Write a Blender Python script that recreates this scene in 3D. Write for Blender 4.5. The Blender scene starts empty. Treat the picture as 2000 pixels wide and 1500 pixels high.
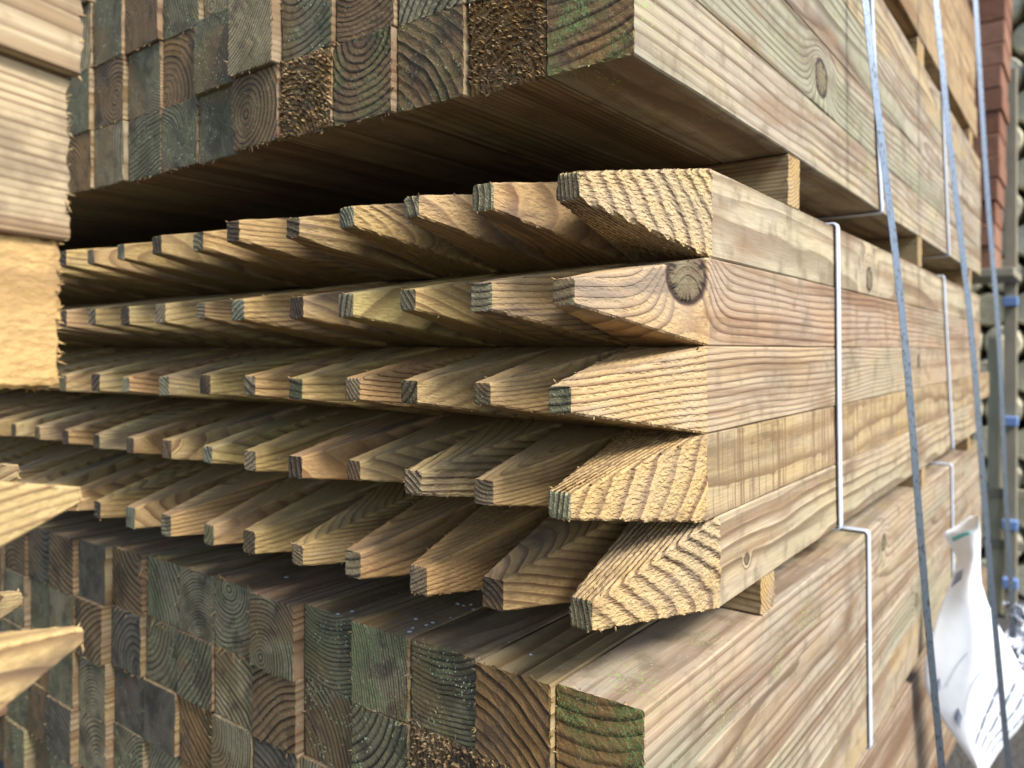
import bpy, math, random
import numpy as np
from mathutils import Vector, noise as mnoise

# ------------------------------------------------------------------ scene
sc = bpy.context.scene
COL = sc.collection
R = math.radians
F = 1500.0; CX = 1000.0; HY = 683.0          # focal length, centre and horizon of the 2000 x 1500 photograph
FW = (0.7965, 0.6046); RT = (0.6046, -0.7965)

cam = bpy.data.cameras.new('camera')
cam.sensor_width = 36; cam.lens = 27
cam.shift_y = -0.0335
cam.clip_start = 0.01; cam.clip_end = 200
cam.dof.use_dof = True; cam.dof.focus_distance = 0.60; cam.dof.aperture_fstop = 6.0
co = bpy.data.objects.new('camera', cam); COL.objects.link(co)
co.location = (0, 0, 0)
co.rotation_euler = (R(90), 0, math.atan2(FW[1], FW[0]) - R(90))
sc.camera = co

SUN_DIR = Vector((0.09, 0.70, -0.70)).normalized()       # direction in which the light travels
w = bpy.data.worlds.new('World'); sc.world = w; w.use_nodes = True
nt = w.node_tree
bg = nt.nodes['Background']
sky = nt.nodes.new('ShaderNodeTexSky'); sky.sky_type = 'NISHITA'; sky.sun_disc = False
sky.sun_elevation = math.asin(-SUN_DIR.z)
sky.sun_rotation = math.atan2(-SUN_DIR.x, -SUN_DIR.y)
sky.air_density = 1.0; sky.dust_density = 1.2; sky.ozone_density = 1.0
nt.links.new(sky.outputs[0], bg.inputs[0]); bg.inputs[1].default_value = 0.105
sl = bpy.data.lights.new('sun', 'SUN'); sl.energy = 2.7; sl.angle = R(20); sl.color = (1.0, 0.975, 0.93)
so = bpy.data.objects.new('sun', sl); COL.objects.link(so)
so.rotation_euler = SUN_DIR.to_track_quat('-Z', 'Y').to_euler()
so.location = (-2, -4, 5)
sc.view_settings.view_transform = 'Standard'; sc.view_settings.look = 'None'
sc.view_settings.exposure = 1.48; sc.view_settings.gamma = 1
sc.view_settings.use_curve_mapping = False

# ------------------------------------------------------------------ helpers
def ratio(px):
    u = (px - CX) / F
    return (FW[1] + u * RT[1]) / (FW[0] + u * RT[0])
def at(px, py, D):
    u = (px - CX) / F
    return Vector((D * (FW[0] + u * RT[0]), D * (FW[1] + u * RT[1]), D * (HY - py) / F))
def proj(p):
    r = p[0] * RT[0] + p[1] * RT[1]; d = p[0] * FW[0] + p[1] * FW[1]
    return CX + F * r / d, HY - F * p[2] / d
def tag(o, label=None, cat=None, group=None, kind=None):
    if label: o['label'] = label
    if cat: o['category'] = cat
    if group: o['group'] = group
    if kind: o['kind'] = kind
    return o
def link(name, me, mats, parent=None):
    o = bpy.data.objects.new(name, me); COL.objects.link(o)
    for m in mats: me.materials.append(m)
    if parent: o.parent = parent
    return o
def empty(name, loc):
    o = bpy.data.objects.new(name, None); COL.objects.link(o); o.location = loc
    o.empty_display_size = 0.05
    return o

# ------------------------------------------------------------------ node building
class G:
    def __init__(self, name):
        self.m = bpy.data.materials.new(name); self.m.use_nodes = True
        self.t = self.m.node_tree; self.t.nodes.clear()
        self.out = self.t.nodes.new('ShaderNodeOutputMaterial')
    def n(self, ty, **kw):
        x = self.t.nodes.new(ty)
        for k, v in kw.items(): setattr(x, k, v)
        return x
    def put(self, sock, v):
        if hasattr(v, 'is_output'): self.t.links.new(v, sock)
        elif v is not None: sock.default_value = v
    def M(self, op, a, b=None, c=None, clamp=False):
        x = self.n('ShaderNodeMath', operation=op, use_clamp=clamp)
        for i, v in enumerate((a, b, c)):
            if v is not None: self.put(x.inputs[i], v)
        return x.outputs[0]
    def add(self, a, b): return self.M('ADD', a, b)
    def sub(self, a, b): return self.M('SUBTRACT', a, b)
    def mul(self, a, b): return self.M('MULTIPLY', a, b)
    def V(self, op, a, b=None):
        x = self.n('ShaderNodeVectorMath', operation=op)
        self.put(x.inputs[0], a)
        if b is not None:
            if op == 'SCALE': self.put(x.inputs[3], b)
            else: self.put(x.inputs[1], b)
        return x.outputs[0]
    def sep(self, v):
        x = self.n('ShaderNodeSeparateXYZ'); self.put(x.inputs[0], v); return x.outputs
    def comb(self, a, b, c):
        x = self.n('ShaderNodeCombineXYZ')
        for i, v in enumerate((a, b, c)): self.put(x.inputs[i], v)
        return x.outputs[0]
    def noise(self, v, scale=1.0, detail=2.0, rough=0.5):
        x = self.n('ShaderNodeTexNoise'); self.put(x.inputs['Vector'], v)
        x.inputs['Scale'].default_value = scale; x.inputs['Detail'].default_value = detail
        x.inputs['Roughness'].default_value = rough
        return x.outputs
    def step(self, v, lo, hi, a=0.0, b=1.0):
        x = self.n('ShaderNodeMapRange', interpolation_type='SMOOTHSTEP')
        self.put(x.inputs[0], v); self.put(x.inputs[1], lo); self.put(x.inputs[2], hi)
        self.put(x.inputs[3], a); self.put(x.inputs[4], b)
        return x.outputs[0]
    def mix(self, f, a, b, mode='MIX'):
        x = self.n('ShaderNodeMix', data_type='RGBA', blend_type=mode)
        self.put(x.inputs[0], f)
        for s, v in ((x.inputs[6], a), (x.inputs[7], b)):
            if isinstance(v, tuple): s.default_value = (*v, 1)
            else: self.put(s, v)
        return x.outputs[2]
    def attr(self, name):
        return self.n('ShaderNodeAttribute', attribute_type='OBJECT', attribute_name=name).outputs['Vector']
    def bsdf(self, color, rough=0.8, metal=0.0, normal=None, spec=0.3, disp=None, **kw):
        b = self.n('ShaderNodeBsdfPrincipled')
        if isinstance(color, tuple): b.inputs['Base Color'].default_value = (*color, 1)
        else: self.put(b.inputs['Base Color'], color)
        self.put(b.inputs['Roughness'], rough); self.put(b.inputs['Metallic'], metal)
        b.inputs['Specular IOR Level'].default_value = spec
        if normal is not None: self.put(b.inputs['Normal'], normal)
        for k, v in kw.items(): self.put(b.inputs[k.replace('_', ' ')], v)
        self.t.links.new(b.outputs[0], self.out.inputs[0])
        if disp is not None:
            d = self.n('ShaderNodeDisplacement'); d.inputs['Midlevel'].default_value = 0
            d.inputs['Scale'].default_value = 1.0; self.put(d.inputs['Height'], disp)
            self.t.links.new(d.outputs[0], self.out.inputs['Displacement'])
            self.m.displacement_method = 'BOTH'
        return self.m
    def bump(self, h, dist=0.001, strength=1.0):
        x = self.n('ShaderNodeBump'); x.inputs['Distance'].default_value = dist
        x.inputs['Strength'].default_value = strength; self.put(x.inputs['Height'], h)
        return x.outputs[0]

def wood(name, kind):
    """solid timber: growth rings round a pith line, so faces, tapers and ends agree.
    kind: side (planed and weathered), sawn (rough taper), end (old dark cross cut)"""
    g = G(name)
    P = g.n('ShaderNodeTexCoord').outputs['Object']
    a = g.sep(g.attr('w_a')); b = g.sep(g.attr('w_b')); k = g.sep(g.attr('w_k')); q = g.sep(g.attr('w_g'))
    tint = g.attr('w_t'); etint = g.attr('w_e')
    seed, freq, saw = a; py_, pz_, relief = b; kx, kz, kr = k; algae, specks, weather = q
    off = g.comb(seed, g.mul(seed, 1.7), g.mul(seed, 2.3))
    x, y, z = g.sep(P)
    Pa = g.V('ADD', g.V('MULTIPLY', P, (1.5, 6.5, 6.5)), off)
    n1 = g.sep(g.V('SUBTRACT', g.noise(Pa, 1.0, 2.5)[1], (.5, .5, .5)))
    Pb = g.V('ADD', g.V('MULTIPLY', P, (5, 38, 38)), off)
    n2 = g.sub(g.noise(Pb, 1.0, 2.0)[0], .5)
    wamp = g.step(relief, 1.1, 1.25, .036, .010)          # straighter rings where a post shows coarse ridges
    yw = g.add(g.sub(y, py_), g.mul(n1[0], wamp)); zw = g.add(g.sub(z, pz_), g.mul(n1[1], wamp))
    r = g.M('SQRT', g.add(g.mul(yw, yw), g.mul(zw, zw)))
    r = g.add(r, g.mul(n2, .0024))
    # knot: rings bend round it, and it has rings of its own
    dx = g.sub(x, kx); dz = g.sub(z, kz)
    kd = g.M('SQRT', g.add(g.mul(g.mul(dx, dx), .75), g.mul(dz, dz)))
    kd = g.add(kd, g.mul(n2, .006))
    kn = g.M('DIVIDE', kd, g.mul(kr, 1.25))
    kn = g.M('POWER', 2.718, g.mul(g.mul(kn, kn), -.62))
    r = g.add(r, g.mul(g.mul(kn, kr), 2.0))
    ph = g.mul(r, freq)
    cell = g.M('FLOOR', ph)
    t = g.M('FRACT', ph)
    wn = g.n('ShaderNodeTexWhiteNoise', noise_dimensions='1D'); g.put(wn.inputs['W'], g.add(cell, seed))
    ringv = wn.outputs[0]
    late = g.mul(g.step(t, .35, .90), g.step(t, .93, 1.0, 1.0, 0.0))
    late = g.mul(late, g.add(.45, g.mul(ringv, .55)))
    kmask = g.step(g.M('DIVIDE', kd, kr), .93, 1.03, 1.0, 0.0)
    krim = g.mul(g.step(g.M('DIVIDE', kd, kr), .78, .95), g.step(g.M('DIVIDE', kd, kr), .98, 1.16, 1.0, 0.0))
    fib = g.noise(g.V('ADD', g.V('MULTIPLY', P, (26, 620, 620)), off), 1.0, 2.0, .6)[0]
    grit = g.noise(g.V('ADD', P, off), 900, 3.0, .65)[0]
    blot = g.noise(g.V('ADD', g.V('MULTIPLY', P, (5, 20, 20)), off), 1.0, 3.0, .55)
    dirt = g.noise(g.V('ADD', g.V('MULTIPLY', P, (9, 9, 9)), off), 3.0, 4.0, .6)[0]

    if kind == 'side':
        stk = g.noise(g.V('ADD', g.V('MULTIPLY', P, (1.3, 34, 34)), off), 1.0, 3.0, .6)
        light = g.mix(g.mul(weather, g.step(blot[0], .3, .65)), tint, (.33, .285, .225))
        light = g.mix(g.mul(g.step(stk[0], .48, .64), .85), light, g.mix(1.0, light, (.58, .47, .40), 'MULTIPLY'))
        light = g.mix(g.mul(g.mul(g.step(n1[2], .01, .15), weather), .62), light, (.235, .25, .165))
        dark = g.mix(.85, light, g.mix(1.0, light, (.34, .245, .20), 'MULTIPLY'))
        c = g.mix(late, light, dark)
        c = g.mix(1.0, c, g.mix(fib, (.62, .60, .58), (1.25, 1.25, 1.25)), 'MULTIPLY')
        c = g.mix(g.mul(g.step(dirt, .48, .70), .6), c, (.13, .095, .06))
        c = g.mix(g.mul(g.step(blot[0], .54, .70), .75), c, (.20, .125, .065))
        # cross-cut saw marks
        sn = g.noise(g.comb(g.mul(g.add(x, g.mul(z, .05)), 160), g.mul(z, 3), seed), 1.0, 1.5, .5)[0]
        smk = g.mul(g.mul(g.step(sn, .53, .60), saw), g.step(x, .16, .20))
        c = g.mix(g.mul(smk, .8), c, (.16, .095, .05))
        h = g.add(g.mul(late, .00028), g.add(g.mul(fib, .00022), g.mul(grit, .00010)))
        h = g.sub(h, g.mul(smk, .0004))
        rough = .78
    elif kind == 'sawn':
        light = g.mix(.40, tint, (.50, .36, .15))
        dark = g.mix(.95, light, g.mix(1.0, light, (.36, .27, .27), 'MULTIPLY'))
        lt = g.M('MINIMUM', g.mul(late, g.step(relief, .9, 1.2, 1.0, 1.7)), 1.0)
        c = g.mix(lt, light, dark)
        # torn grain of the early wood
        tw = g.noise(g.V('ADD', g.V('MULTIPLY', P, (150, 300, 380)), off), 1.0, 3.5, .62)[0]
        tear = g.mul(g.step(tw, .38, .62), g.sub(1.0, g.mul(late, .85)))
        c = g.mix(g.sub(1.0, g.mul(lt, .75)), c, g.mix(1.0, c, g.mix(tw, (.66, .57, .48), (1.24, 1.23, 1.19)), 'MULTIPLY'))
        c = g.mix(1.0, c, g.mix(grit, (.74, .72, .68), (1.2, 1.2, 1.2)), 'MULTIPLY')
        c = g.mix(g.mul(g.step(dirt, .52, .72), .6), c, (.17, .10, .05))
        c = g.mix(g.mul(g.step(blot[0], .60, .70), g.step(relief, .9, 1.1, .75, .1)), c, (.075, .045, .03))
        c = g.mix(g.mul(weather, g.mul(g.step(blot[0], .42, .62), .6)), c, (.33, .28, .22))
        h = g.add(g.mul(g.mul(late, relief), .0013), g.mul(g.mul(tear, .0004), g.add(.25, relief)))
        h = g.add(h, g.mul(grit, .00018))
        rough = .85
    else:
        light = etint
        dark = g.mix(1.0, etint, (.16, .15, .18), 'MULTIPLY')
        c = g.mix(g.M('MINIMUM', g.mul(late, 1.3), 1.0), light, dark)
        tw = g.noise(g.V('ADD', g.V('MULTIPLY', P, (300, 520, 520)), off), 1.0, 3.0, .65)[0]
        c = g.mix(1.0, c, g.mix(tw, (.45, .42, .40), (1.5, 1.5, 1.45)), 'MULTIPLY')
        c = g.mix(g.mul(g.step(blot[1], .48, .60), .6), c, g.mix(1.0, c, (.42, .40, .36), 'MULTIPLY'))
        c = g.mix(g.mul(g.step(n1[2], .02, .08), .75), c, g.mix(late, (.19, .115, .055), (.05, .028, .018)))
        c = g.mix(g.mul(g.step(dirt, .52, .66), .6), c, (.035, .026, .022))
        # radial drying cracks
        h = g.add(g.mul(late, .0004), g.add(g.mul(tw, .0008), g.mul(grit, .0003)))
        h = g.mul(h, g.add(.5, relief))
        rough = .82
    # knot colours
    kc = g.mix(g.M('FRACT', g.mul(kd, 420)), (.135, .095, .055), (.085, .058, .036))
    kc = g.mix(g.mul(g.step(dirt, .40, .62), .8), kc, (.165, .135, .075))
    rad = g.noise(g.comb(g.mul(g.M('ARCTAN2', dz, dx), 7), g.mul(kd, 40), seed), 1.0, 2.0)[0]
    kc = g.mix(g.mul(g.step(rad, .50, .60), g.step(g.M('DIVIDE', kd, kr), .5, .8)), kc, (.02, .013, .010))
    c = g.mix(kmask, c, kc)
    c = g.mix(g.mul(krim, .92), c, (.035, .018, .014))
    h = g.sub(h, g.mul(krim, .0008))
    # algae film and specks
    if kind == 'end':
        am = g.mul(g.step(g.noise(g.V('ADD', P, off), 26, 2.0)[0], .38, .62), algae)
        sp = g.noise(g.V('ADD', P, off), 620, 1.5, .6)[0]
        c = g.mix(g.mul(g.mul(am, g.step(sp, .40, .64)), g.sub(1.0, g.mul(late, .7))), c, g.mix(sp, (.075, .10, .035), (.22, .37, .11)))
        s2 = g.noise(g.V('ADD', P, off), 430, 1.0, .5)[0]
        m2 = g.mul(g.step(s2, .655, .70), specks)
        m2 = g.mul(m2, g.step(g.noise(g.V('ADD', P, off), 40, 2.0)[0], .45, .58))
        c = g.mix(m2, c, (.50, .62, .36)); h = g.add(h, g.mul(m2, .0004))
    else:
        am = g.mul(g.step(g.noise(g.V('ADD', P, off), 14, 3.0)[0], .5, .68), algae)
        sp = g.noise(g.V('ADD', g.V('MULTIPLY', P, (200, 420, 420)), off), 1.0, 2.0, .6)[0]
        c = g.mix(g.mul(am, g.step(sp, .56, .66)), c, (.24, .34, .09))
        s2 = g.noise(g.V('ADD', P, off), 330, 1.0, .5)[0]
        m2 = g.mul(g.step(s2, .74, .77), specks)
        c = g.mix(m2, c, (.66, .66, .60))
    return g.bsdf(c, rough, disp=h, spec=.25)

M_SIDE = wood('weathered_timber', 'side')
M_SAWN = wood('rough_sawn_timber', 'sawn')
M_END = wood('old_end_grain', 'end')
WOOD = [M_SIDE, M_SAWN, M_END]

rng = random.Random(11)
def wood_props(o, rnd, seed=None, ring=None, saw=0.0, pith=None, relief=0.4, knot=None, tint=None, etint=None,
               algae=None, specks=None, weather=0.4):
    if pith is None:
        an = rnd.uniform(0, 2 * math.pi); d = rnd.choice([rnd.uniform(.02, .05), rnd.uniform(.04, .09), rnd.uniform(.05, .10), rnd.uniform(.08, .22), rnd.uniform(.12, .4)])
        pith = (math.cos(an) * d, math.sin(an) * d)
    o['w_a'] = [float(rnd.uniform(0, 60) if seed is None else seed), 1.0 / (ring or rnd.choice([.0035, .0045, .005, .006, .0075])), float(saw)]
    o['w_b'] = [float(pith[0]), float(pith[1]), float(relief)]
    if knot is None:
        knot = (rnd.uniform(.25, 1.7), rnd.uniform(-.03, .03), rnd.uniform(.007, .014)) if rnd.random() < .22 else (-9., 0., .001)
    o['w_k'] = [float(v) for v in knot]
    o['w_t'] = [float(v) for v in (tint or (.50, .36, .20))]
    o['w_e'] = [float(v) for v in (etint or (.16, .10, .055))]
    o['w_g'] = [float(rnd.uniform(0, .5) if algae is None else algae), float(rnd.uniform(0, .5) if specks is None else specks), float(weather)]

def timber_mesh(name, stations, n, seed, rag=0.0, splinters=0, chips=0, far_end=True, cap=2, wob=0.0006, slots=None,
                splint_len=(.002, .007), chip_len=(.001, .0045), near_cap=True):
    """stations: (x, cy, cz, hy, hz, slot) loops from the near end to the far end"""
    rd = random.Random(seed)
    ch = 0.0013
    V = []; Fc = []; S = []
    ln = 4 * (n + 1)
    def loop(cy, cz, hy, hz):
        ty = [(-1 + ch / hy) + (2 - 2 * ch / hy) * i / n for i in range(n + 1)]
        tz = [(-1 + ch / hz) + (2 - 2 * ch / hz) * i / n for i in range(n + 1)]
        pts = [(-hy, hz * t) for t in tz[::-1]]               # -y side, going down
        pts += [(hy * t, -hz) for t in ty]                    # bottom
        pts += [(hy, hz * t) for t in tz]                     # +y side, up
        pts += [(hy * t, hz) for t in ty[::-1]]               # top
        return [(cy + a, cz + b) for a, b in pts], ty, tz
    L0 = None
    for si, (x, cy, cz, hy, hz, slot) in enumerate(stations):
        pts, ty, tz = loop(cy, cz, hy, hz)
        last = si == len(stations) - 1
        for j, (a, b) in enumerate(pts):
            jx = rd.uniform(-rag, rag * .6) if ((si == 0 and near_cap) or (last and far_end)) else 0
            na = mnoise.noise(Vector((x * 9 + seed, a * 14, b * 14))) * wob
            nb = mnoise.noise(Vector((x * 9 + seed, a * 14 + 50, b * 14))) * wob
            e = 0.0
            if rag and j % (n + 1) in (0, n) and slot == 1 and not last: e = rd.uniform(-rag, rag) * .6
            V.append((x + jx, a + na + e, b + nb + e))
        if si:
            for j in range(ln):
                k = (j + 1) % ln
                A = (si - 1) * ln; B = si * ln
                Fc.append((A + j, A + k, B + k, B + j)); S.append(slot)
    def add_cap(si, flip, slot):
        x, cy, cz, hy, hz, _ = stations[si]
        _, ty, tz = loop(cy, cz, hy, hz)
        base = len(V); lo = si * ln; m = n + 1
        for i in range(m):
            for j in range(m):
                V.append((x + rd.uniform(-rag, rag) * .25, cy + hy * ty[i], cz + hz * tz[j]))
        g = lambda i, j: base + i * m + j
        fs = []
        for i in range(n):
            for j in range(n): fs.append((g(i, j), g(i, j + 1), g(i + 1, j + 1), g(i + 1, j)))
        left = [lo + (n - j) for j in range(m)]; bot = [lo + m + i for i in range(m)]
        right = [lo + 2 * m + j for j in range(m)]; top = [lo + 3 * m + (n - i) for i in range(m)]
        for j in range(n):
            fs.append((left[j], left[j + 1], g(0, j + 1), g(0, j)))
            fs.append((g(n, j), g(n, j + 1), right[j + 1], right[j]))
        for i in range(n):
            fs.append((bot[i], g(i, 0), g(i + 1, 0), bot[i + 1]))
            fs.append((g(i, n), top[i], top[i + 1], g(i + 1, n)))
        fs += [(left[0], g(0, 0), bot[0]), (bot[n], g(n, 0), right[0]), (right[n], g(n, n), top[n]), (top[0], g(0, n), left[n])]
        for f in fs:
            Fc.append(tuple(reversed(f)) if flip else f); S.append(slot)
    if near_cap: add_cap(0, False, cap)
    if far_end: add_cap(len(stations) - 1, True, cap)
    # splinters along the cut edge of the near end, torn chips on its face
    x0, cy, cz, hy, hz, _ = stations[0]
    def spike(p, d, L, w_, slot):
        d = d.normalized(); u = d.cross(Vector((0.3, .5, .8))).normalized(); v = d.cross(u)
        bend = (u * rd.uniform(-1, 1) + v * rd.uniform(-1, 1)) * L * .35
        b0 = len(V)
        w2 = w_ * .6
        for q_, ww in ((p, w_), (p + d * L * .55 + bend * .4, w2)):
            for s in (0, 1, 2):
                an = s * 2.094
                V.append(tuple(q_ + (u * math.cos(an) + v * math.sin(an)) * ww))
        V.append(tuple(p + d * L + bend))
        for s in range(3):
            k = (s + 1) % 3
            Fc.append((b0 + s, b0 + k, b0 + 3 + k, b0 + 3 + s)); S.append(slot)
            Fc.append((b0 + 3 + s, b0 + 3 + k, b0 + 6)); S.append(slot)
    for _ in range(splinters):
        s = rd.choice((0, 1, 1, 2, 3))
        t = rd.uniform(-1, 1)
        if rd.random() < .6: t = rd.choice((-.5, .1, .6)) + rd.gauss(0, .12)
        t = max(-1, min(1, t))
        p = {0: (-hy, hz * t), 1: (hy * t, -hz), 2: (hy, hz * t), 3: (hy * t, hz)}[s]
        nrm = {0: (0, -1, 0), 1: (0, 0, -1), 2: (0, 1, 0), 3: (0, 0, 1)}[s]
        d = Vector(nrm) * rd.uniform(.4, 1.2) + Vector((-rd.uniform(-.1, .9), rd.uniform(-.7, .7), rd.uniform(-.7, .7)))
        spike(Vector((x0 + rd.uniform(0, .001), cy + p[0], cz + p[1])), d, rd.uniform(*splint_len), rd.uniform(.00012, .00032), 1)
    for _ in range(chips):
        p = Vector((x0 + .0006, cy + hy * rd.uniform(-.97, .97), cz + hz * rd.uniform(-.97, .97)))
        d = Vector((-1, rd.uniform(-.35, .35), rd.uniform(-.1, .9)))
        spike(p, d, rd.uniform(*chip_len), rd.uniform(.0006, .0019), 1 if rd.random() < .7 else 2)
    # splinters along the taper edges of sawn points
    tp = [s_ for s_ in stations if s_[5] == 1]
    if tp and splinters:
        for _ in range(splinters * 2):
            s_ = rd.choice(tp); sg = rd.choice(((-1, -1), (-1, 1), (1, 1)))
            p = Vector((s_[0], s_[1] + sg[0] * s_[3], s_[2] + sg[1] * s_[4]))
            d = Vector((-rd.uniform(.3, 1.2), sg[0] * rd.uniform(.0, .8), sg[1] * rd.uniform(.1, 1)))
            spike(p, d, rd.uniform(.001, .004), rd.uniform(.0001, .00025), 1)
    me = bpy.data.meshes.new(name)
    me.from_pydata(V, [], Fc)
    me.polygons.foreach_set('material_index', S)
    me.update()
    return me

def shaft_x(a, b, step):
    k = max(2, int((b - a) / step)); return [a + (b - a) * i / k for i in range(1, k + 1)]

ORD = ['corner', 'second', 'third', 'fourth', 'fifth', 'sixth', 'seventh', 'eighth', 'ninth', 'tenth', 'eleventh', 'twelfth',
       'thirteenth', 'fourteenth', 'fifteenth', 'sixteenth', 'seventeenth', 'eighteenth', 'nineteenth', 'twentieth', 'twenty-first', 'twenty-second', 'twenty-third', 'twenty-fourth', 'twenty-fifth', 'twenty-sixth']
def which(i): return 'corner one' if i == 0 else ORD[i] + ' from the corner'

# ------------------------------------------------------------------ ground
g = G('yard_concrete')
P = g.n('ShaderNodeTexCoord').outputs['Object']
nz = g.noise(P, 3, 6, .6)[0]; n3 = g.noise(P, 60, 4, .6)[0]
c = g.mix(nz, (.045, .042, .038), (.085, .08, .07)); c = g.mix(g.mul(n3, .4), c, (.03, .028, .026))
M_GROUND = g.bsdf(c, .9, normal=g.bump(g.add(nz, n3), .01))
GZ = -0.93
me = bpy.data.meshes.new('ground')
me.from_pydata([(-60, -60, GZ), (60, -60, GZ), (60, 60, GZ), (-60, 60, GZ)], [], [(0, 1, 2, 3)])
tag(link('ground', me, [M_GROUND]), kind='structure')

TINTS = {'honey': (.335, .235, .105), 'pale': (.40, .305, .165), 'brown': (.26, .17, .085), 'greyish': (.30, .245, .16), 'tan': (.34, .25, .13)}
# ------------------------------------------------------------------ pointed posts
YF = .263                       # face of the stack towards the camera
PITCH = .0775
LAY = [  # (word, centre z, height, tip pixels of the photograph from the corner leftwards, sag of the tips)
 ('top', .1180, .0768, [1090, 925, 787, 665, 560, 447, 378, 298, 230, 172, 117], 0.0),
 ('second', .0410, .0755, [1080, 925, 783, 663, 567, 457, 385, 306, 237, 173, 117], 0.0),
 ('middle', -.0342, .0742, [1073, 923, 783, 675, 565, 478, 393, 312, 240, 180, 117], -.0008),
 ('fourth', -.1090, .0745, [1073, 927, 792, 680, 565, 478, 398, 318, 248, 183, 122, 68, 22, -25], -.0006),
 ('lowest', -.1870, .0805, [1115, 947, 802, 678, 568, 478, 399, 317, 247, 185, 120, 64, 12, -30], -.0010),
]
CORNER = [
 dict(pith=(.35, -.040), ring=.0035, relief=1.3, knot=(.75, -.015, .017), tint=(.41, .335, .21), algae=.3, seed=3.1, weather=.45),
 dict(pith=(.03, .155), ring=.0075, relief=.35, knot=(.137, .0215, .0245), tint=(.37, .25, .15), algae=.1, seed=8.4, weather=.55),
 dict(pith=(.10, .55), ring=.0056, relief=.75, knot=(1.15, .012, .012), tint=(.40, .295, .175), algae=.15, seed=21.7, weather=.55),
 dict(pith=(.45, .052), ring=.0042, relief=1.3, knot=(-9, 0, .001), tint=(.39, .285, .14), algae=.12, seed=34.2, saw=1.0, weather=.35),
 dict(pith=(.17, -.048), ring=.0040, relief=1.3, knot=(.235, -.012, .004), tint=(.39, .30, .175), algae=.35, seed=42.9, weather=.45),
]
CLOOK = ['with coarse wavy sawn ridges on its point', 'with a big round dark knot behind its point', 'ribbed with fine straight parallel grain lines',
         'with upright dark saw marks on its side', 'with fanned curved ridges and ragged dark tip']
CLOOK_W = ['top', 'second', 'middle', 'fourth', 'lowest']
for li, (word, zc, h, pxs, sag) in enumerate(LAY):
    ncol = 22
    for k in range(ncol if li else 25):
        rd = random.Random(li * 100 + k)
        px = pxs[k] if k < len(pxs) else None
        w_ = .0745
        yr = YF + PITCH * k + rd.uniform(0, .001)
        ytl = yr + .0375 + .0091
        x0 = ytl / ratio(px) if px is not None else .452 + rd.uniform(-.008, .008)
        TL = .169 + (rd.uniform(-.012, .012) if k else 0)
        th = .0091 + (rd.uniform(-.001, .0016) if k else 0)
        ty = rd.uniform(-.0015, .0015) if k else 0; tz = rd.uniform(-.002, .002) + sag * k
        thz = th
        if li == 4: tz -= .006; thz = th + .0015
        if li == 0 and k == 0: tz -= .002
        n, st = (44, .0016) if k == 0 else (22, .0034) if k < 4 else (10, .010) if k < 7 else (5, .03)
        hy, hz = w_ / 2, h / 2 - .0002
        sts = [(0, ty, tz, th, thz, 1)]
        for xx in shaft_x(0, TL, st):
            f = xx / TL
            sts.append((xx, ty * (1 - f), tz * (1 - f), th + (hy - th) * f, thz + (hz - thz) * f, 1))
        Lr = 2.1 + rd.uniform(-.01, .02)
        if k == 0 and li == 3: Lr = 2.36
        step = .012 if k == 0 else .06
        for xx in shaft_x(TL, .75, step if k == 0 else .05) + shaft_x(.75, Lr, .05 if k == 0 else .3): sts.append((xx, 0, 0, hy, hz, 0))
        ip = max(i for i, q_ in enumerate(sts) if q_[5] == 1) + 1
        me2 = timber_mesh('shaft', [(*sts[ip - 1][:5], 0)] + sts[ip:], n, li * 50 + k + 1, near_cap=False, cap=2)
        me = timber_mesh('point', sts[:ip], n, li * 50 + k + 1, far_end=False, rag=.0003 if k < 4 else .0006, splinters=4 if k == 0 else 3 if k < 5 else 1,
                         splint_len=(.001, .003), cap=2)
        o = empty('pointed_post', (x0, yr + w_ / 2, zc))
        pts_ = [link('shaft', me2, WOOD, o), link('point', me, WOOD, o)]
        if k: o.rotation_euler = (R(rd.uniform(-1.1, 1.1)), R(rd.uniform(-.12, .12)), R(rd.uniform(-.15, .15)))
        if k:
            tn = rd.choice(['honey', 'honey', 'pale', 'brown', 'tan']); al = rd.choice([0, .2, .5, .8]); dk = rd.random() < .3
            et = (.13, .085, .05) if dk else rd.choice([(.33, .28, .17), (.27, .26, .165), (.30, .22, .13)])
            wood_props(pts_[0], rd, tint=tuple(v * rd.uniform(.70, .96) for v in TINTS[tn]), algae=al * .5, etint=et, relief=rd.uniform(.2, .8),
                       specks=rd.uniform(0, .3), weather=rd.uniform(.1, .4))
            look = f"{tn} pointed post, {'dark' if dk else 'greenish' if al > .3 else 'pale'} tip"
            lab = f"{look}, {ORD[k]} from the corner in the {word} pointed layer"
        else:
            d = dict(CORNER[li]); wood_props(pts_[0], rd, etint=(.36, .33, .20) if li in (1, 2, 3) else (.26, .20, .12), specks=.15, **d)
            lab = f"{word} corner pointed post {CLOOK[li]}"
        for a_ in ('w_a', 'w_b', 'w_k', 'w_t', 'w_e', 'w_g'): pts_[1][a_] = pts_[0][a_]
        tag(o, lab, 'fence post', 'pointed wooden posts stacked in five layers')

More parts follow.
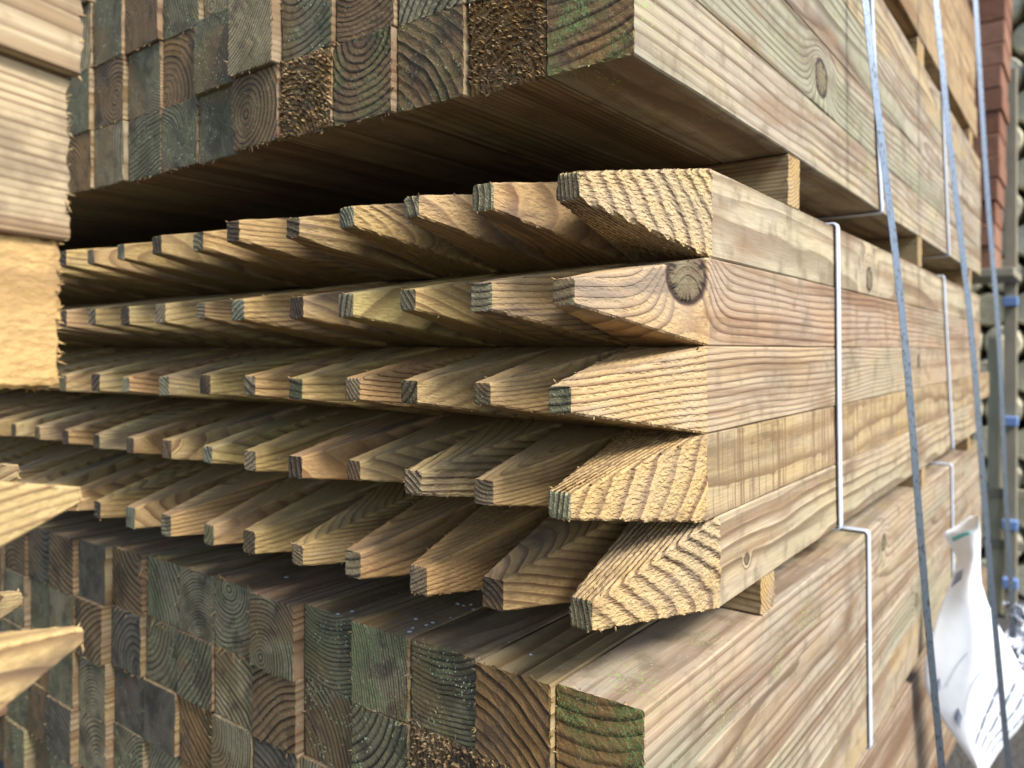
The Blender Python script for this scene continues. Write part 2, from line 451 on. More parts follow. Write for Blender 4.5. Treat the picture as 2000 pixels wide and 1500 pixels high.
# ------------------------------------------------------------------ packs of square timbers
ENDS = {'dark green-specked': (.18, .152, .090), 'dark brown': (.20, .125, .062), 'grey-green': (.27, .225, .135), 'amber brown': (.27, .155, .060),
        'blackish': (.135, .112, .080), 'pale tan': (.36, .28, .15)}
def pack(nm, pxs, rows, rowseed, pitch, fix, yaw=None, xface=None, cols_extra=0, full_cols=None, wsz=.0785):
    """pxs: pixel of each column's near right edge in the reference row; rows: list of (z0, z1, word)"""
    for ri, (z0, z1, word) in enumerate(rows):
        for k, px in enumerate(pxs):
            rd = random.Random(rowseed + ri * 40 + k)
            yr = YF + pitch * k
            x0 = yr / ratio(px) + (rd.gauss(0, .0035) if (ri, k) not in fix and ri else 0)
            f = fix.get((ri, k), {})
            x0 += f.get('dx', 0)
            c_ = proj((x0, yr + .04, (z0 + z1) / 2))
            if ri == 4 and k < 7: continue
            if k > (full_cols or 0) and not (-500 < c_[0] < 2050 and -90 < c_[1] < 1650): continue
            hy = wsz / 2 - rd.uniform(.0002, .0012); hz = (z1 - z0) / 2 - .0002
            near = k < 4
            n = 20 if near else 10 if k < 8 else 6
            L = 2.09 + rd.uniform(-.01, .01)
            sts = [(0, 0, 0, hy, hz, 0)]
            dd = .0022 if near else .006
            for xx in [dd, dd * 2, dd * 4, .03] : sts.append((xx, 0, 0, hy, hz, 0))
            for xx in shaft_x(.03, .8, .02 if k == 0 else .06) + shaft_x(.8, L, .06 if k == 0 else .3): sts.append((xx, 0, 0, hy, hz, 0))
            ft = f.get('fuzz', 0)
            me = timber_mesh('square_timber', sts, n, rowseed + ri * 31 + k * 7, rag=.0009, splinters=f.get('spl', rd.choice([10, 14, 34])),
                             chips=ft, wob=.0010, chip_len=(.0014, .0060), splint_len=(.0012, f.get('sl', .006)))
            o = link('square_timber', me, WOOD)
            o.location = (x0, yr + hy, (z0 + z1) / 2)
            if 'yaw' in f: o.rotation_euler = (0, 0, f['yaw'])
            key = f.get('end') or rd.choice(['dark green-specked'] * 4 + ['dark brown', 'dark brown', 'grey-green', 'grey-green', 'amber brown', 'blackish', 'blackish'])
            gr = {'dark green-specked': .20, 'grey-green': .14}.get(key, .04)
            wood_props(o, rd, tint=tuple(v * rd.uniform(.9, 1.05) for v in TINTS[rd.choice(['honey', 'brown', 'tan'])]) if k else f.get('tint', TINTS['pale']),
                       etint=ENDS[key], algae=f.get('algae', gr if k or True else 0), specks=f.get('specks', .9 if 'speck' in key else .35),
                       relief=f.get('relief', .5), weather=.85 if k == 0 else .4,
                       **{a_: f[a_] for a_ in ('pith', 'ring', 'knot', 'seed') if a_ in f})
            if k: lab = f"{key} timber end, {ORD[k]} from the corner, {word} of the {nm} pack"
            else: lab = f"corner timber with {key} end, {word} of the {nm} pack"
            if 'say' in f: lab = f['say']
            tag(o, lab, 'timber', f'square timbers in the {nm} pack')

UP = [1240, 1066, 905, 764, 648, 541, 467, 385, 314, 241, 178, 128, 66, 15, -30, -70, -105, -140, -170, -195, -215, -235, -250, -265]
pack('upper', UP, [(.2125, .2895, 'bottom row'), (.2897, .3720, 'second row'), (.3722, .4580, 'third row'), (.4582, .5450, 'fourth row')],
     1000, .0792, {
  (0, 0): dict(end='amber brown', algae=1.0, ring=.0105, pith=(.02, .14), tint=(.40, .325, .205), relief=.3, seed=5.3, specks=.2, dx=.0,
               say='upper pack corner timber whose end is striped brown and bright green algae'),
  (0, 1): dict(end='amber brown', fuzz=1100, algae=.1, say='rough torn amber end of a square timber beside the upper pack corner', relief=1.5),
  (0, 2): dict(end='dark brown', algae=.3, pith=(.09, -.09), ring=.009, say='upper pack timber with slanting dark stripes, second left of the bottom corner timber'),
  (0, 3): dict(end='dark brown', algae=.45, pith=(.0, .042), ring=.0075, say='upper pack timber whose dark end has nested cup-shaped rings, bottom row'),
  (0, 4): dict(end='amber brown', fuzz=500, algae=.05, relief=1.3),
  (0, 5): dict(end='dark brown', algae=.1, pith=(.015, .0), ring=.006),
  (1, 0): dict(knot=(.47, -.005, .022), pith=(.02, .06), ring=.007, algae=.45, end='grey-green', tint=(.36, .30, .20)),
  (2, 0): dict(pith=(.03, -.02), ring=.006, algae=.35, end='dark brown', tint=(.37, .31, .215)),
  (1, 4): dict(end='dark green-specked'),
  (1, 5): dict(end='pale tan', algae=.0, pith=(.1, .1), ring=.004, specks=.1, dx=-.006, say='upper pack timber with a freshly cut pale yellow end'),
  (0, 9): dict(end='grey-green', dx=.0), (1, 9): dict(end='dark brown'),
  (2, 10): dict(end='pale tan', algae=.0),
}, full_cols=1, wsz=.0782)
LO = [1258, 1075, 930, 797, 692, 573, 497, 419, 350, 277, 206, 143, 100, 50, 3, -40, -80, -115]
zt = -.264
pack('lower', LO, [(zt - .078, zt, 'top row'), (zt - .1565, zt - .0782, 'second row'), (zt - .235, zt - .1567, 'third row'), (zt - .312, zt - .2352, 'fourth row'), (zt - .390, zt - .3122, 'fifth row')],
     2000, .0788, {
  (0, 0): dict(end='amber brown', algae=1.0, ring=.011, pith=(.01, .13), tint=(.38, .285, .18), relief=.3, specks=.3, seed=14.2, knot=(.80, .0, .013),
               say='lower pack corner timber, end banded dark brown and vivid green', spl=50),
  (1, 0): dict(pith=(.02, .035), ring=.006, algae=.4, end='dark brown', tint=(.33, .25, .155)),
  (2, 0): dict(pith=(.03, -.05), ring=.007, algae=.4, end='dark brown', tint=(.36, .28, .18)),
  (0, 1): dict(end='amber brown', algae=.0, specks=.1, ring=.0095, pith=(.06, -.10), relief=.4, seed=7.7,
               say='lower pack timber with bare brown end and dark curved rings, next to the corner', spl=60),
  (0, 2): dict(end='dark green-specked', algae=.35, ring=.0048, pith=(.01, .2), spl=30),
  (0, 3): dict(end='grey-green', algae=.7, ring=.0035, pith=(.3, -.06)),
  (0, 4): dict(end='dark green-specked', algae=.35, ring=.0045, pith=(.0, .11)),
  (0, 5): dict(end='grey-green', algae=.2), (0, 6): dict(end='grey-green', algae=.3, spl=60, sl=.012),
  (0, 8): dict(end='grey-green', algae=.4, spl=60, sl=.014), (0, 9): dict(end='dark brown', algae=.05, spl=50, sl=.014),
  (1, 2): dict(end='dark brown', algae=.05, fuzz=500, relief=1.4, spl=90, sl=.012), (1, 3): dict(end='dark green-specked', ring=.008, pith=(.07, .07)),
  (1, 4): dict(end='dark green-specked', ring=.006, pith=(.08, -.06)),
  (1, 1): dict(end='dark brown', fuzz=400, spl=90), (1, 6): dict(end='pale tan', algae=.05, specks=.05),
}, full_cols=1, wsz=.0774)

def plain_timber(name, loc, dims, rotz, lab, cat, grp, seed, tint=None, **kw):
    """a sawn bearer: dims = length, width, height; starts at loc and runs along its local x"""
    rd = random.Random(seed)
    L, W, H = dims
    sts = [(0, 0, 0, W / 2, H / 2, 0)]
    for xx in [.003] + shaft_x(.003, L, .03): sts.append((xx, 0, 0, W / 2, H / 2, 0))
    me = timber_mesh(name, sts, 10, seed, rag=.0008, splinters=40, cap=kw.pop('cap', 1), wob=.0012, splint_len=(.001, .004))
    o = link(name, me, WOOD); o.location = loc; o.rotation_euler = (0, 0, rotz)
    wood_props(o, rd, tint=tint or TINTS['honey'], etint=(.26, .2, .12), **kw)
    tag(o, lab, cat, grp); return o
# bearers between the packs run inwards from the face
for nm, za, zb, xs in (('upper pack and the pointed posts', .1566, .2124, [.860, 1.62, 2.36]), ('pointed posts and the lower pack', -.2638, -.2275, [.775, 1.66, 2.33])):
    for i, xx in enumerate(xs):
        plain_timber('bearer', (xx, YF + .001, (za + zb) / 2), (1.95, .040, zb - za - .0006), R(90),
                     f"{['nearest', 'middle', 'farthest'][i]} short bearer wedged between the {nm}", 'bearer', 'bearers between the packs',
                     70 + i + int(abs(za) * 100), relief=.3, ring=.0045, knot=(-9, 0, .001), algae=.1)
for i, xx in enumerate([.80, 1.65, 2.4]):
    plain_timber('bearer', (xx, YF + .004, .5695), (.5, .07, .048), R(90), f"{['nearest', 'middle', 'farthest'][i]} bearer on top of the upper pack",
                 'bearer', 'bearers between the packs', 90 + i, relief=.3)
    plain_timber('bearer', (xx - .1, YF + .03, -.5985), (.9, .07, .044), R(90), f"{['nearest', 'middle', 'farthest'][i]} bearer under the lower pack",
                 'bearer', 'bearers between the packs', 95 + i, relief=.3)
# top pack, out of the frame except its long side at the upper right
for r_ in range(4):
    for k in range(2):
        rd = random.Random(500 + r_ * 3 + k)
        o = plain_timber('square_timber', (.50, YF + .041 + k * .082 + (.004 if r_ else 0), .5945 + .04 + r_ * .0805), (2.0 + rd.uniform(-.02, .02), .080, .080), 0,
                         f"orange-brown square timber, {['lowest', 'second', 'third', 'fourth'][r_]} row of the topmost pack, {['outer', 'inner'][k]} column",
                         'timber', 'square timbers in the topmost pack', 510 + r_ * 3 + k, tint=(.40, .27, .13), weather=.2, cap=2)
# pack under everything, turned a little
for r_ in range(3):
    for k in range(4):
        rd = random.Random(600 + r_ * 5 + k)
        dv = Vector((math.cos(R(-1.5)), math.sin(R(-1.5)), 0)); nv = Vector((-dv.y, dv.x, 0))
        base = Vector((1.49, .275, 0)) - dv * 1.02 + nv * (.05 + k * .1005)
        if not r_ and k == 0: base += dv * 0.0
        plain_timber('square_timber', (base.x, base.y, -.6215 - .05 - r_ * .1005), (2.08 + rd.uniform(-.02, .02), .1, .1), R(-1.5),
                     f"broad brown timber, {['top', 'middle', 'lowest'][r_]} row of the ground pack, {['outermost', 'second', 'third', 'innermost'][k]} column",
                     'timber', 'broad timbers in the ground pack', 620 + r_ * 5 + k, tint=(.29, .20, .125), ring=.007, weather=.5, cap=2)

# ------------------------------------------------------------------ neighbouring stack at the left edge
YAW = R(15)
def left_timber(px, D, z0, z1, wd, lab, seed, slot=0, point=False, tint=(.46, .36, .215), Lr=.55, yoff=0, **kw):  # fresh wood; tint also lightened and yellowed to stand in for direct sun
    rd = random.Random(seed)
    e = at(px, HY, D)
    hy, hz = wd / 2, (z1 - z0) / 2
    nrm = Vector((math.sin(YAW), -math.cos(YAW), 0))
    sts = []
    if point:
        TL = .15; th = .0042
        sts.append((0, 0, 0, th, th, 1))
        for xx in shaft_x(0, TL, .003): f = xx / TL; sts.append((xx, 0, 0, th + (hy - th) * f, th + (hz - th) * f, 1))
        sts += [(xx, 0, 0, hy, hz, 0) for xx in shaft_x(TL, Lr, .05)]
        ctr = e
    else:
        sts.append((0, 0, 0, hy, hz, slot))
        for xx in [.001, .002, .004, .008] + shaft_x(.008, .25, .003) + shaft_x(.25, Lr, .05): sts.append((xx, 0, 0, hy, hz, slot))
        ctr = e - nrm * hy
    nm = 'pointed_post' if point else 'square_timber'
    me = timber_mesh(nm, sts, 24, seed, rag=.0018 if not point else .0006, splinters=90 if not point else 8, splint_len=(.0015, .005))
    o = link(nm, me, WOOD); o.location = (ctr.x, ctr.y, (z0 + z1) / 2); o.rotation_euler = (0, 0, YAW + math.pi)
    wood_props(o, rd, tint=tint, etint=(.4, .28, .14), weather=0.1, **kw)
    tag(o, lab, 'fence post' if point else 'timber', 'timbers of the neighbouring stack at the left')
cl = [.1445, .2385, .330]
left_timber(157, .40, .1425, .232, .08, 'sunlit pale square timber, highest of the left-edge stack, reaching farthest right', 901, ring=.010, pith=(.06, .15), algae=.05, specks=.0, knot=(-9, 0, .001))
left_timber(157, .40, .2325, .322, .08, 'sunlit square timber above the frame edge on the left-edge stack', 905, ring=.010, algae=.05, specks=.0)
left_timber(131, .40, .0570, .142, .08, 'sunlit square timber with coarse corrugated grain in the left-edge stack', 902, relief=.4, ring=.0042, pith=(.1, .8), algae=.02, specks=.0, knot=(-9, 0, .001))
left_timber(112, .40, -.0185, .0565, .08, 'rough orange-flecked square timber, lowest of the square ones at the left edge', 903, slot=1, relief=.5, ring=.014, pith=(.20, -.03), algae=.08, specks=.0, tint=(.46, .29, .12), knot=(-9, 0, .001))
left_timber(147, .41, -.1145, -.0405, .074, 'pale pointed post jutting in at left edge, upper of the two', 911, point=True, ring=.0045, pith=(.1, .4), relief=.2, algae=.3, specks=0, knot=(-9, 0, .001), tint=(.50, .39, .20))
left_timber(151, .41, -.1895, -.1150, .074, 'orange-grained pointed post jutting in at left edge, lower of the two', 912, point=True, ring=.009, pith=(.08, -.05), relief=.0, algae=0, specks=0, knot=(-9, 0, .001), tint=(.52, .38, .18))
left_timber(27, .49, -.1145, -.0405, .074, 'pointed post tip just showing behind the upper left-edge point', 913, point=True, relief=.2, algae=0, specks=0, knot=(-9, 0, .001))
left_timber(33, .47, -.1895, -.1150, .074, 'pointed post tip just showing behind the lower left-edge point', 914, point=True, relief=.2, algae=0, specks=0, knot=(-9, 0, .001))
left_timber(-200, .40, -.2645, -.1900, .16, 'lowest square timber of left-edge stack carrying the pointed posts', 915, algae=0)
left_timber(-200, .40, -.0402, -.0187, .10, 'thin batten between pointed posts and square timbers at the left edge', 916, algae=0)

# ------------------------------------------------------------------ straps
g = G('white_strap_plastic')
P = g.n('ShaderNodeTexCoord').outputs['Object']
nz = g.noise(P, 220, 3)[0]
M_WSTRAP = g.bsdf(g.mix(nz, (.42, .46, .54), (.56, .60, .67)), .42, normal=g.bump(nz, .0004), spec=.5)
g = G('galvanised_steel_strap')
P = g.n('ShaderNodeTexCoord').outputs['Object']
nz = g.noise(g.V('MULTIPLY', P, (1, 1, .35)), 420, 4, .7)[0]; n2 = g.noise(P, 30, 3)[0]
c = g.mix(g.step(nz, .55, .62), (.17, .205, .25), (.05, .05, .05)); c = g.mix(g.mul(n2, .3), c, (.11, .125, .145))
M_STEEL = g.bsdf(c, g.add(.22, g.mul(nz, .25)), 0.85, normal=g.bump(nz, .0003))

def ribbon(name, pts, width, thick, mat, side=None, round_=False, parent=None):
    """flat band along pts; side = list of width directions"""
    V = []; Fc = []
    nrd = 12 if round_ else 4
    for i, p in enumerate(pts):
        p = Vector(p)
        a_ = Vector(pts[max(0, i - 1)]); b_ = Vector(pts[min(len(pts) - 1, i + 1)])
        tn = (b_ - a_).normalized()
        s = Vector(side[i] if isinstance(side, list) else side); s = (s - tn * s.dot(tn)).normalized()
        u = tn.cross(s).normalized()
        if round_:
            for j in range(nrd):
                an = 2 * math.pi * j / nrd
                ca, sa = math.cos(an), math.sin(an)
                ca = math.copysign(abs(ca) ** .6, ca); sa = math.copysign(abs(sa) ** .6, sa)
                V.append(p + s * ca * width / 2 + u * sa * thick / 2)
        else:
            for sg, ug in ((-1, -1), (1, -1), (1, 1), (-1, 1)): V.append(p + s * sg * width / 2 + u * ug * thick / 2)
    for i in range(len(pts) - 1):
        for j in range(nrd):
            k = (j + 1) % nrd
            Fc.append((i * nrd + j, i * nrd + k, (i + 1) * nrd + k, (i + 1) * nrd + j))
    Fc.append(tuple(reversed(range(nrd)))); Fc.append(tuple((len(pts) - 1) * nrd + j for j in range(nrd)))
    me = bpy.data.meshes.new(name); me.from_pydata([tuple(v) for v in V], [], Fc); me.update()
    o = link(name, me, [mat], parent)
    if round_:
        for p_ in me.polygons: p_.use_smooth = True
    return o
def densify(pts, k=6, r=.25):
    """rounds the corners of a polyline"""
    out = [Vector(pts[0])]
    for i in range(1, len(pts) - 1):
        a_, b_, c_ = Vector(pts[i - 1]), Vector(pts[i]), Vector(pts[i + 1])
        ra = min(.006, (a_ - b_).length * .4); rc = min(.006, (c_ - b_).length * .4)
        s_ = b_ + (a_ - b_).normalized() * ra; e_ = b_ + (c_ - b_).normalized() * rc
        for j in range(k + 1):
            t = j / k; out.append(s_ * (1 - t) ** 2 + b_ * 2 * t * (1 - t) + e_ * t * t)
    out.append(Vector(pts[-1])); return out
def subdiv(pts, m):
    out = []
    for a_, b_ in zip(pts[:-1], pts[1:]):
        for i in range(m): out.append(Vector(a_).lerp(Vector(b_), i / m))
    out.append(Vector(pts[-1])); return out
# white straps: over the top, down the face, back underneath
def white_strap(xt, xb, z1, z0, lab, depth=.8, xm=None):
    y0 = YF - .0035
    face = [(xt + (xb - xt) * t + .0015 * math.sin(5 * t + xt), y0, z1 + .003 + (z0 - z1 - .006) * t) for t in [i / 8 for i in range(9)]]
    pts = [(xt, YF + depth, z1 + .0032)] + face + [(xb, YF + depth, z0 - .0032)]
    o = ribbon('white_strap', densify(pts), .0145, .0034, M_WSTRAP, side=(1, 0, 0), round_=True)
    tag(o, lab, 'strap', 'white plastic straps round the packs')
white_strap(1.022, 1.040, .1564, -.2272, 'white plastic strap nearest the viewer round the pointed post pack')
white_strap(1.88, 2.02, .1564, -.2272, 'far white plastic strap round the pointed post pack')
white_strap(1.19, 1.205, -.264, -.576, 'white plastic strap nearest the viewer bent over the lower pack edge')
white_strap(2.00, 2.03, -.264, -.576, 'far white plastic strap bent over the lower pack edge')
white_strap(1.20, 1.28, .545, .2125, 'white plastic strap behind the steel one on the upper pack', .5)
white_strap(1.86, 1.96, .545, .2125, 'far white plastic strap on the upper pack', .5)
# steel straps round the whole stack, standing off its face
def steel(px0, xx, y_top, px1, lab, wd, kink=0.0):
    y1 = xx * ratio(px1)
    ztop, zbot = 1.0, -.9
    zr = HY / F * (xx * FW[0] + y_top * FW[1]); zb = -(1500 - HY) / F * (xx * FW[0] + y1 * FW[1])
    pts = []
    for i in range(41):
        z = ztop + (zbot - ztop) * i / 40
        t = (zr - z) / (zr - zb)
        y = y_top + (y1 - y_top) * t - .006 * math.exp(-((z - .02) / .25) ** 2) + kink * math.sin(z * 9)
        pts.append((xx + .002 * math.sin(z * 6 + xx), y, z))
    o = ribbon('steel_strap', pts, wd, .0011, M_STEEL, side=(RT[0] * .95, RT[1] * .95, 0))
    tag(o, lab, 'strap', 'steel straps standing off the stack')
    md = o.modifiers.new('edge', 'BEVEL'); md.width = .0003; md.segments = 2
steel(1690, 1.08, 1.08 * ratio(1690), 1840, 'nearest thin steel strap running down in front of the whole stack', .0090)
steel(1828, 1.60, 1.60 * ratio(1828), 1970, 'middle thin steel strap passing in front of the white label', .0110)
steel(1905, 2.20, 2.20 * ratio(1905), 1996, 'farthest thin steel strap near the right edge', .0120)

# ------------------------------------------------------------------ white label
g = G('label_film')
P = g.n('ShaderNodeTexCoord').outputs['Object']
nz = g.noise(P, 9, 3)[0]
M_LABEL = g.bsdf(g.mix(nz, (.72, .74, .77), (.80, .81, .82)), .35, normal=g.bump(nz, .004), spec=.5)
M_INK = G('label_print').bsdf((.26, .29, .36), .6)
M_TEAL = G('label_teal').bsdf((.15, .50, .50), .6)
outl = [  # row pixel y, left x, right x
 (1008, 1896, 1912), (1028, 1868, 1914), (1040, 1843, 1915), (1064, 1853, 1915), (1088, 1869, 1915), (1110, 1866, 1915), (1140, 1856, 1917), (1180, 1840, 1930), (1220, 1826, 1950),
 (1260, 1815, 1972), (1300, 1806, 1992), (1340, 1806, 2004), (1380, 1822, 2008), (1420, 1850, 1994), (1460, 1878, 1958), (1500, 1905, 1932), (1530, 1912, 1926)]
LX = 1.76
def label_pt(s, t):
    """s 0..1 down, t 0..1 across"""
    f = s * (len(outl) - 1); i = min(int(f), len(outl) - 2); f -= i
    py = outl[i][0] * (1 - f) + outl[i + 1][0] * f
    xl = outl[i][1] * (1 - f) + outl[i + 1][1] * f; xr = outl[i][2] * (1 - f) + outl[i + 1][2] * f
    D = 1.42 + .022 * math.cos(t * 3.0 + s * 2.5) + .010 * math.sin(s * 9)
    return at(xl + (xr - xl) * t, py, D)
lab = empty('label_sheet', at(1905, 1008, 1.42))
tag(lab, 'white plastic label sheet hanging twisted from a strap, lower right', 'label')
def sheet(name, fn, nu, nv, th, mat, parent):
    V = [fn(i / nu, j / nv) for i in range(nu + 1) for j in range(nv + 1)]
    n_ = len(V); V2 = [v + Vector((FW[0], FW[1], 0)) * th for v in V]
    Fc = []
    m = nv + 1
    for i in range(nu):
        for j in range(nv):
            q = (i * m + j, (i + 1) * m + j, (i + 1) * m + j + 1, i * m + j + 1)
            Fc.append(q); Fc.append(tuple(n_ + a_ for a_ in reversed(q)))
    per = [i * m for i in range(nu + 1)] + [nu * m + j for j in range(1, nv + 1)] + [i * m + nv for i in range(nu - 1, -1, -1)] + [j for j in range(nv - 1, 0, -1)]
    for a_, b_ in zip(per, per[1:] + per[:1]): Fc.append((a_, n_ + a_, n_ + b_, b_))
    base = parent.location if parent else Vector((0, 0, 0))
    me = bpy.data.meshes.new(name); me.from_pydata([tuple(v - base) for v in V + V2], [], Fc); me.update()
    for p_ in me.polygons: p_.use_smooth = True
    o = link(name, me, [mat], parent); return o
sheet('sheet', label_pt, 46, 22, .0006, M_LABEL, lab)
def print_line(s0, t0, s1, t1, w0, name='printed_line', mat=None, bow=.02):
    def fn(a_, b_):
        t = t0 + (t1 - t0) * a_; s = s0 + (s1 - s0) * a_ - bow * math.sin(a_ * math.pi) + (b_ - .5) * w0
        return label_pt(s, t) - Vector((FW[0], FW[1], 0)) * .0022
    sheet(name, fn, 12, 2, .0004, mat or M_INK, lab)
rl = random.Random(5)
for i in range(4):
    s0 = .90 - .0 * i; 
    a0 = .30 + i * .10
    t = 0.0
    while t < 1.0:
        d = rl.uniform(.10, .26)
        e = min(1.0, t + d)
        f0 = lambda q: (.865 + i * .012 - .20 * q, .36 + i * .12 + .42 * q)
        (sa, ta), (sb, tb) = f0(t), f0(e)
        print_line(sa, ta, sb, tb, .0095, bow=0)
        t = e + .03
print_line(.80, .16, .765, .26, .03, 'printed_word', bow=0)
print_line(.70, .08, .675, .15, .03, 'printed_word', bow=0)
print_line(.775, .30, .64, .58, .0022, 'printed_rule', bow=.012)
print_line(.69, .20, .585, .46, .0022, 'printed_rule', bow=.012)
print_line(.36, .05, .33, .30, .05, 'printed_mark', bow=0)
print_line(.16, .15, .12, .7, .02, 'teal_mark', M_TEAL, bow=0)

# crumpled film beside it
g = G('crumpled_film')
P = g.n('ShaderNodeTexCoord').outputs['Object']
nz = g.noise(P, 30, 4, .6)[0]
M_FILM = g.bsdf(g.mix(nz, (.42, .45, .52), (.72, .75, .80)), .22, normal=g.bump(nz, .01), spec=.7)
def crump(s, t):
    p = at(1958 + 60 * t + 14 * math.sin(s * 7), 1180 + 150 * s, 1.85)
    return p + Vector((1, .3, .4)) * .03 * mnoise.noise(Vector((s * 7, t * 6, 3))) + Vector((.2, 1, .1)) * .02 * mnoise.noise(Vector((s * 15, t * 13, 8)))
o = sheet('plastic_film', crump, 40, 26, .0008, M_FILM, None)
tag(o, 'crumpled silvery plastic film at the right edge beside the white label', 'plastic film')

# ------------------------------------------------------------------ far right background
# brick stack
g = G('red_brick')
P = g.n('ShaderNodeTexCoord').outputs['Object']
rnd = g.n('ShaderNodeObjectInfo').outputs['Random']
nz = g.noise(g.V('ADD', P, g.comb(rnd, rnd, rnd)), 22, 5, .6)[0]
c = g.mix(rnd, (.20, .09, .052), (.31, .165, .10)); c = g.mix(g.mul(nz, .75), c, (.13, .05, .03))
M_BRICK = g.bsdf(c, .9, normal=g.bump(nz, .004))
g = G('rack_steel')
P = g.n('ShaderNodeTexCoord').outputs['Object']; nz = g.noise(P, 16, 4)[0]
M_RACK = g.bsdf(g.mix(nz, (.20, .17, .12), (.30, .27, .20)), .6, normal=g.bump(nz, .002))
M_BLUE = G('blue_tie_plastic').bsdf((.15, .24, .46), .5)
g = G('peeled_log')
P = g.n('ShaderNodeTexCoord').outputs['Object']
rnd = g.n('ShaderNodeObjectInfo').outputs['Random']
nz = g.noise(g.V('ADD', g.V('MULTIPLY', P, (4, 30, 30)), g.comb(rnd, rnd, rnd)), 2, 5, .6)[0]
c = g.mix(nz, (.34, .30, .18), (.66, .60, .42)); c = g.mix(g.mul(rnd, .4), c, (.58, .57, .46))
M_LOG = g.bsdf(c, .8, normal=g.bump(nz, .006))
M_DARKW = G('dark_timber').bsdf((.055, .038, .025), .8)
def box_obj(name, c0, dims, mat, parent=None, bev=.004, rot=0):
    x, y, z = (d / 2 for d in dims)
    V = [(sx * x, sy * y, sz * z) for sx in (-1, 1) for sy in (-1, 1) for sz in (-1, 1)]
    Fc = [(0, 1, 3, 2), (4, 6, 7, 5), (0, 4, 5, 1), (2, 3, 7, 6), (0, 2, 6, 4), (1, 5, 7, 3)]
    me = bpy.data.meshes.new(name); me.from_pydata(V, [], Fc); me.update()
    o = link(name, me, [mat], parent); o.location = c0; o.rotation_euler = (0, 0, rot)
    md = o.modifiers.new('edge', 'BEVEL'); md.width = bev; md.segments = 2
    return o
bz = .26
for i in range(16):
    rb = random.Random(i)
    z = bz + .035 + i * .0715
    o = box_obj('brick', (2.98 + rb.uniform(-.006, .006), .352 - i * .0026 + rb.uniform(-.004, .004), z), (.215, .20, .070), M_BRICK)
    tag(o, f"red-brown brick, {['lowest','second','third','fourth','fifth','sixth','seventh','eighth','ninth','tenth','eleventh','twelfth','thirteenth','fourteenth','fifteenth','sixteenth'][i]} up in the tall brick stack", 'brick', 'bricks stacked behind the timber')
rack = empty('storage_rack', (3.1, .22, GZ))
tag(rack, 'grey-brown steel rack with blue ties holding bricks and logs behind', 'rack')
def rpart(name, c0, dims, mat, parent=rack):
    return box_obj(name, Vector(c0) - (rack.location if parent is rack else Vector()), dims, mat, parent, .003)
yp = 3.16 * ratio(1974)
rpart('upright', (3.16, yp, .02), (.03, .038, 1.9 ), M_RACK)
rpart('upright', (3.16, .72, .02), (.03, .05, 1.9 ), M_RACK)
rpart('shelf_board', (3.0, .45, bz - .0155), (.30, .50, .028), M_RACK)
for z_ in (.165, -.245, -.60, -.80):
    rpart('blue_tie', (3.13, yp - .001, z_), (.04, .045, .032), M_BLUE)
for z_ in (-.50, -.68): rpart('cross_beam', (3.18, .2, z_), (.03, .35, .03), M_RACK)
# logs, ends towards us
def log_obj(loc, rr, L, rot, seed):
    rd = random.Random(seed); V = []; Fc = []
    nn = 28
    xs = [0, .003, .012, .05] + [L * t for t in (.3, .6, .98, 1)]
    rs = [.86, .93, .985, 1, 1, 1, 1, .92]
    for x_, f in zip(xs, rs):
        for j in range(nn):
            an = 2 * math.pi * j / nn
            q = rr * f * (1 + .04 * mnoise.noise(Vector((math.cos(an) * 1.5 + seed, math.sin(an) * 1.5, x_ * 3))))
            V.append((x_, q * math.cos(an), q * math.sin(an)))
    for i in range(len(xs) - 1):
        for j in range(nn):
            k = (j + 1) % nn; Fc.append((i * nn + j, i * nn + k, (i + 1) * nn + k, (i + 1) * nn + j))
    Fc.append(tuple(range(nn))[::-1]); Fc.append(tuple((len(xs) - 1) * nn + j for j in range(nn)))
    me = bpy.data.meshes.new('round_log'); me.from_pydata(V, [], Fc); me.update()
    for p_ in me.polygons[:-2]: p_.use_smooth = True
    o = link('round_log', me, [M_LOG]); o.location = loc; o.rotation_euler = rot
    return o
rw = ['lowest', 'second', 'third', 'fourth', 'fifth', 'sixth', 'seventh', 'eighth', 'ninth', 'tenth', 'eleventh', 'twelfth', 'thirteenth', 'fourteenth', 'fifteenth', 'sixteenth', 'seventeenth', 'eighteenth', 'nineteenth', 'topmost']
rr = .064
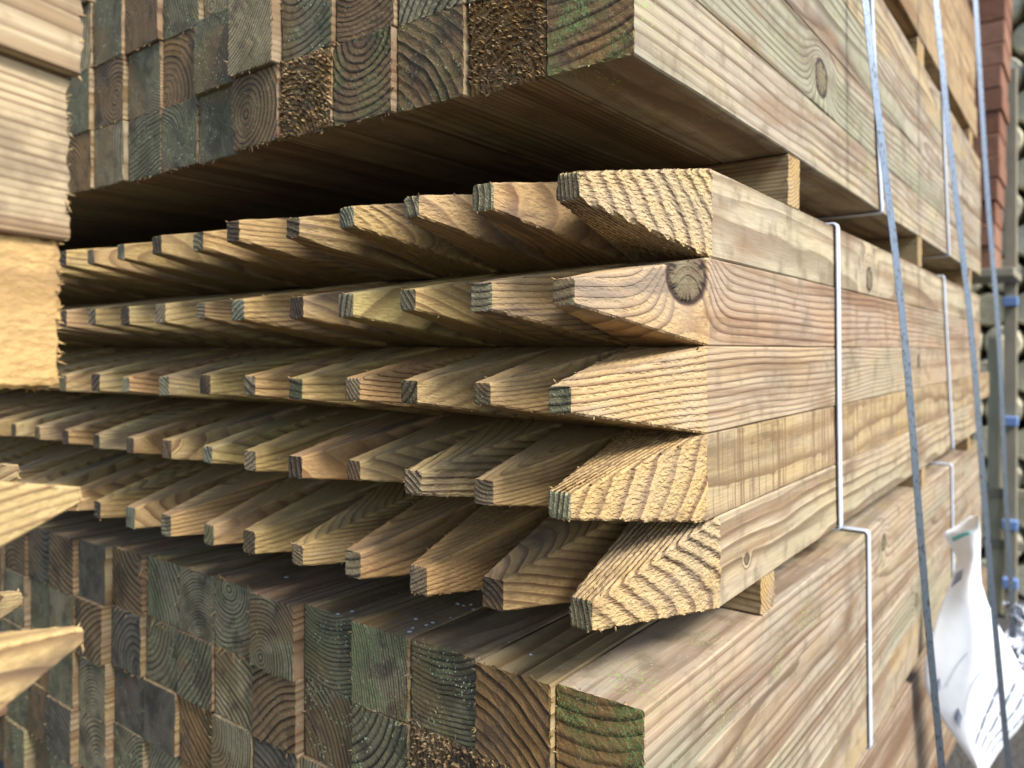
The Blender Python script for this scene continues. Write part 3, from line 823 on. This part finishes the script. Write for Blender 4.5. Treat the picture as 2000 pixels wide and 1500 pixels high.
for c_ in range(5):
    for r_ in range(20):
        z = GZ + .07 + r_ * (rr * 2 * .99)
        yy = -.108 + c_ * .128 + (.0 if r_ % 2 else .045)
        xx = 3.42 + random.Random(c_ * 20 + r_).uniform(-.03, .03)
        o = log_obj((xx, yy, z), rr, 1.6, (0, 0, R(-4)), c_ * 20 + r_)
        tag(o, f"pale peeled round log, {rw[r_]} row up, {['rightmost','second','third','fourth','leftmost'][c_]} column of the log pile behind", 'log', 'round logs piled behind the rack')
# pale round posts standing behind the pack end
for i, (px, D, z0, z1, lab_) in enumerate([(1900 + 48, 2.72, GZ, .05, 'pale leaning round post between pack end and rack')]):
    p = at(px, HY, D)
    o = log_obj((p.x, p.y, z0 + .0), .03, z1 - z0, (0, R(-90), 0), 300 + i)
    tag(o, lab_, 'post')
# dark timber frames low at the far right
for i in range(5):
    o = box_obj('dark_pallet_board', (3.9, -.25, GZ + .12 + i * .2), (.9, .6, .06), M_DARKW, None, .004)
    tag(o, f"dark board, {rw[i]} up, in the heap at the right edge", 'board', 'dark boards heaped at the right edge')

# ------------------------------------------------------------------ debris on the lower pack
g = G('pale_droppings'); M_DROP = g.bsdf((.55, .58, .62), .8)
rd = random.Random(77); V = []; Fc = []
spots = [(812, 1210), (833, 1222), (880, 1208), (896, 1182), (905, 1184), (893, 1180), (920, 1182), (925, 1191), (946, 1176), (845, 1217), (806, 1228), (1036, 1280), (688, 1195), (560, 1128), (800, 1235), (660, 1200)]
for (px, py) in spots:
    D = (zt) * F / (HY - py)
    p = at(px, py, D); p.z = zt + .0006
    r0 = rd.uniform(.0012, .0028); b0 = len(V)
    V.append((p.x, p.y, p.z + .0008))
    for j in range(9):
        an = j * 2 * math.pi / 9; q = r0 * rd.uniform(.7, 1.2)
        V.append((p.x + q * math.cos(an), p.y + q * math.sin(an), p.z))
    for j in range(9): Fc.append((b0, b0 + 1 + j, b0 + 1 + (j + 1) % 9))
me = bpy.data.meshes.new('mould_specks'); me.from_pydata(V, [], Fc); me.update()
tag(link('mould_specks', me, [M_DROP]), 'scattered whitish specks on top of the lower pack', 'specks', kind='stuff')
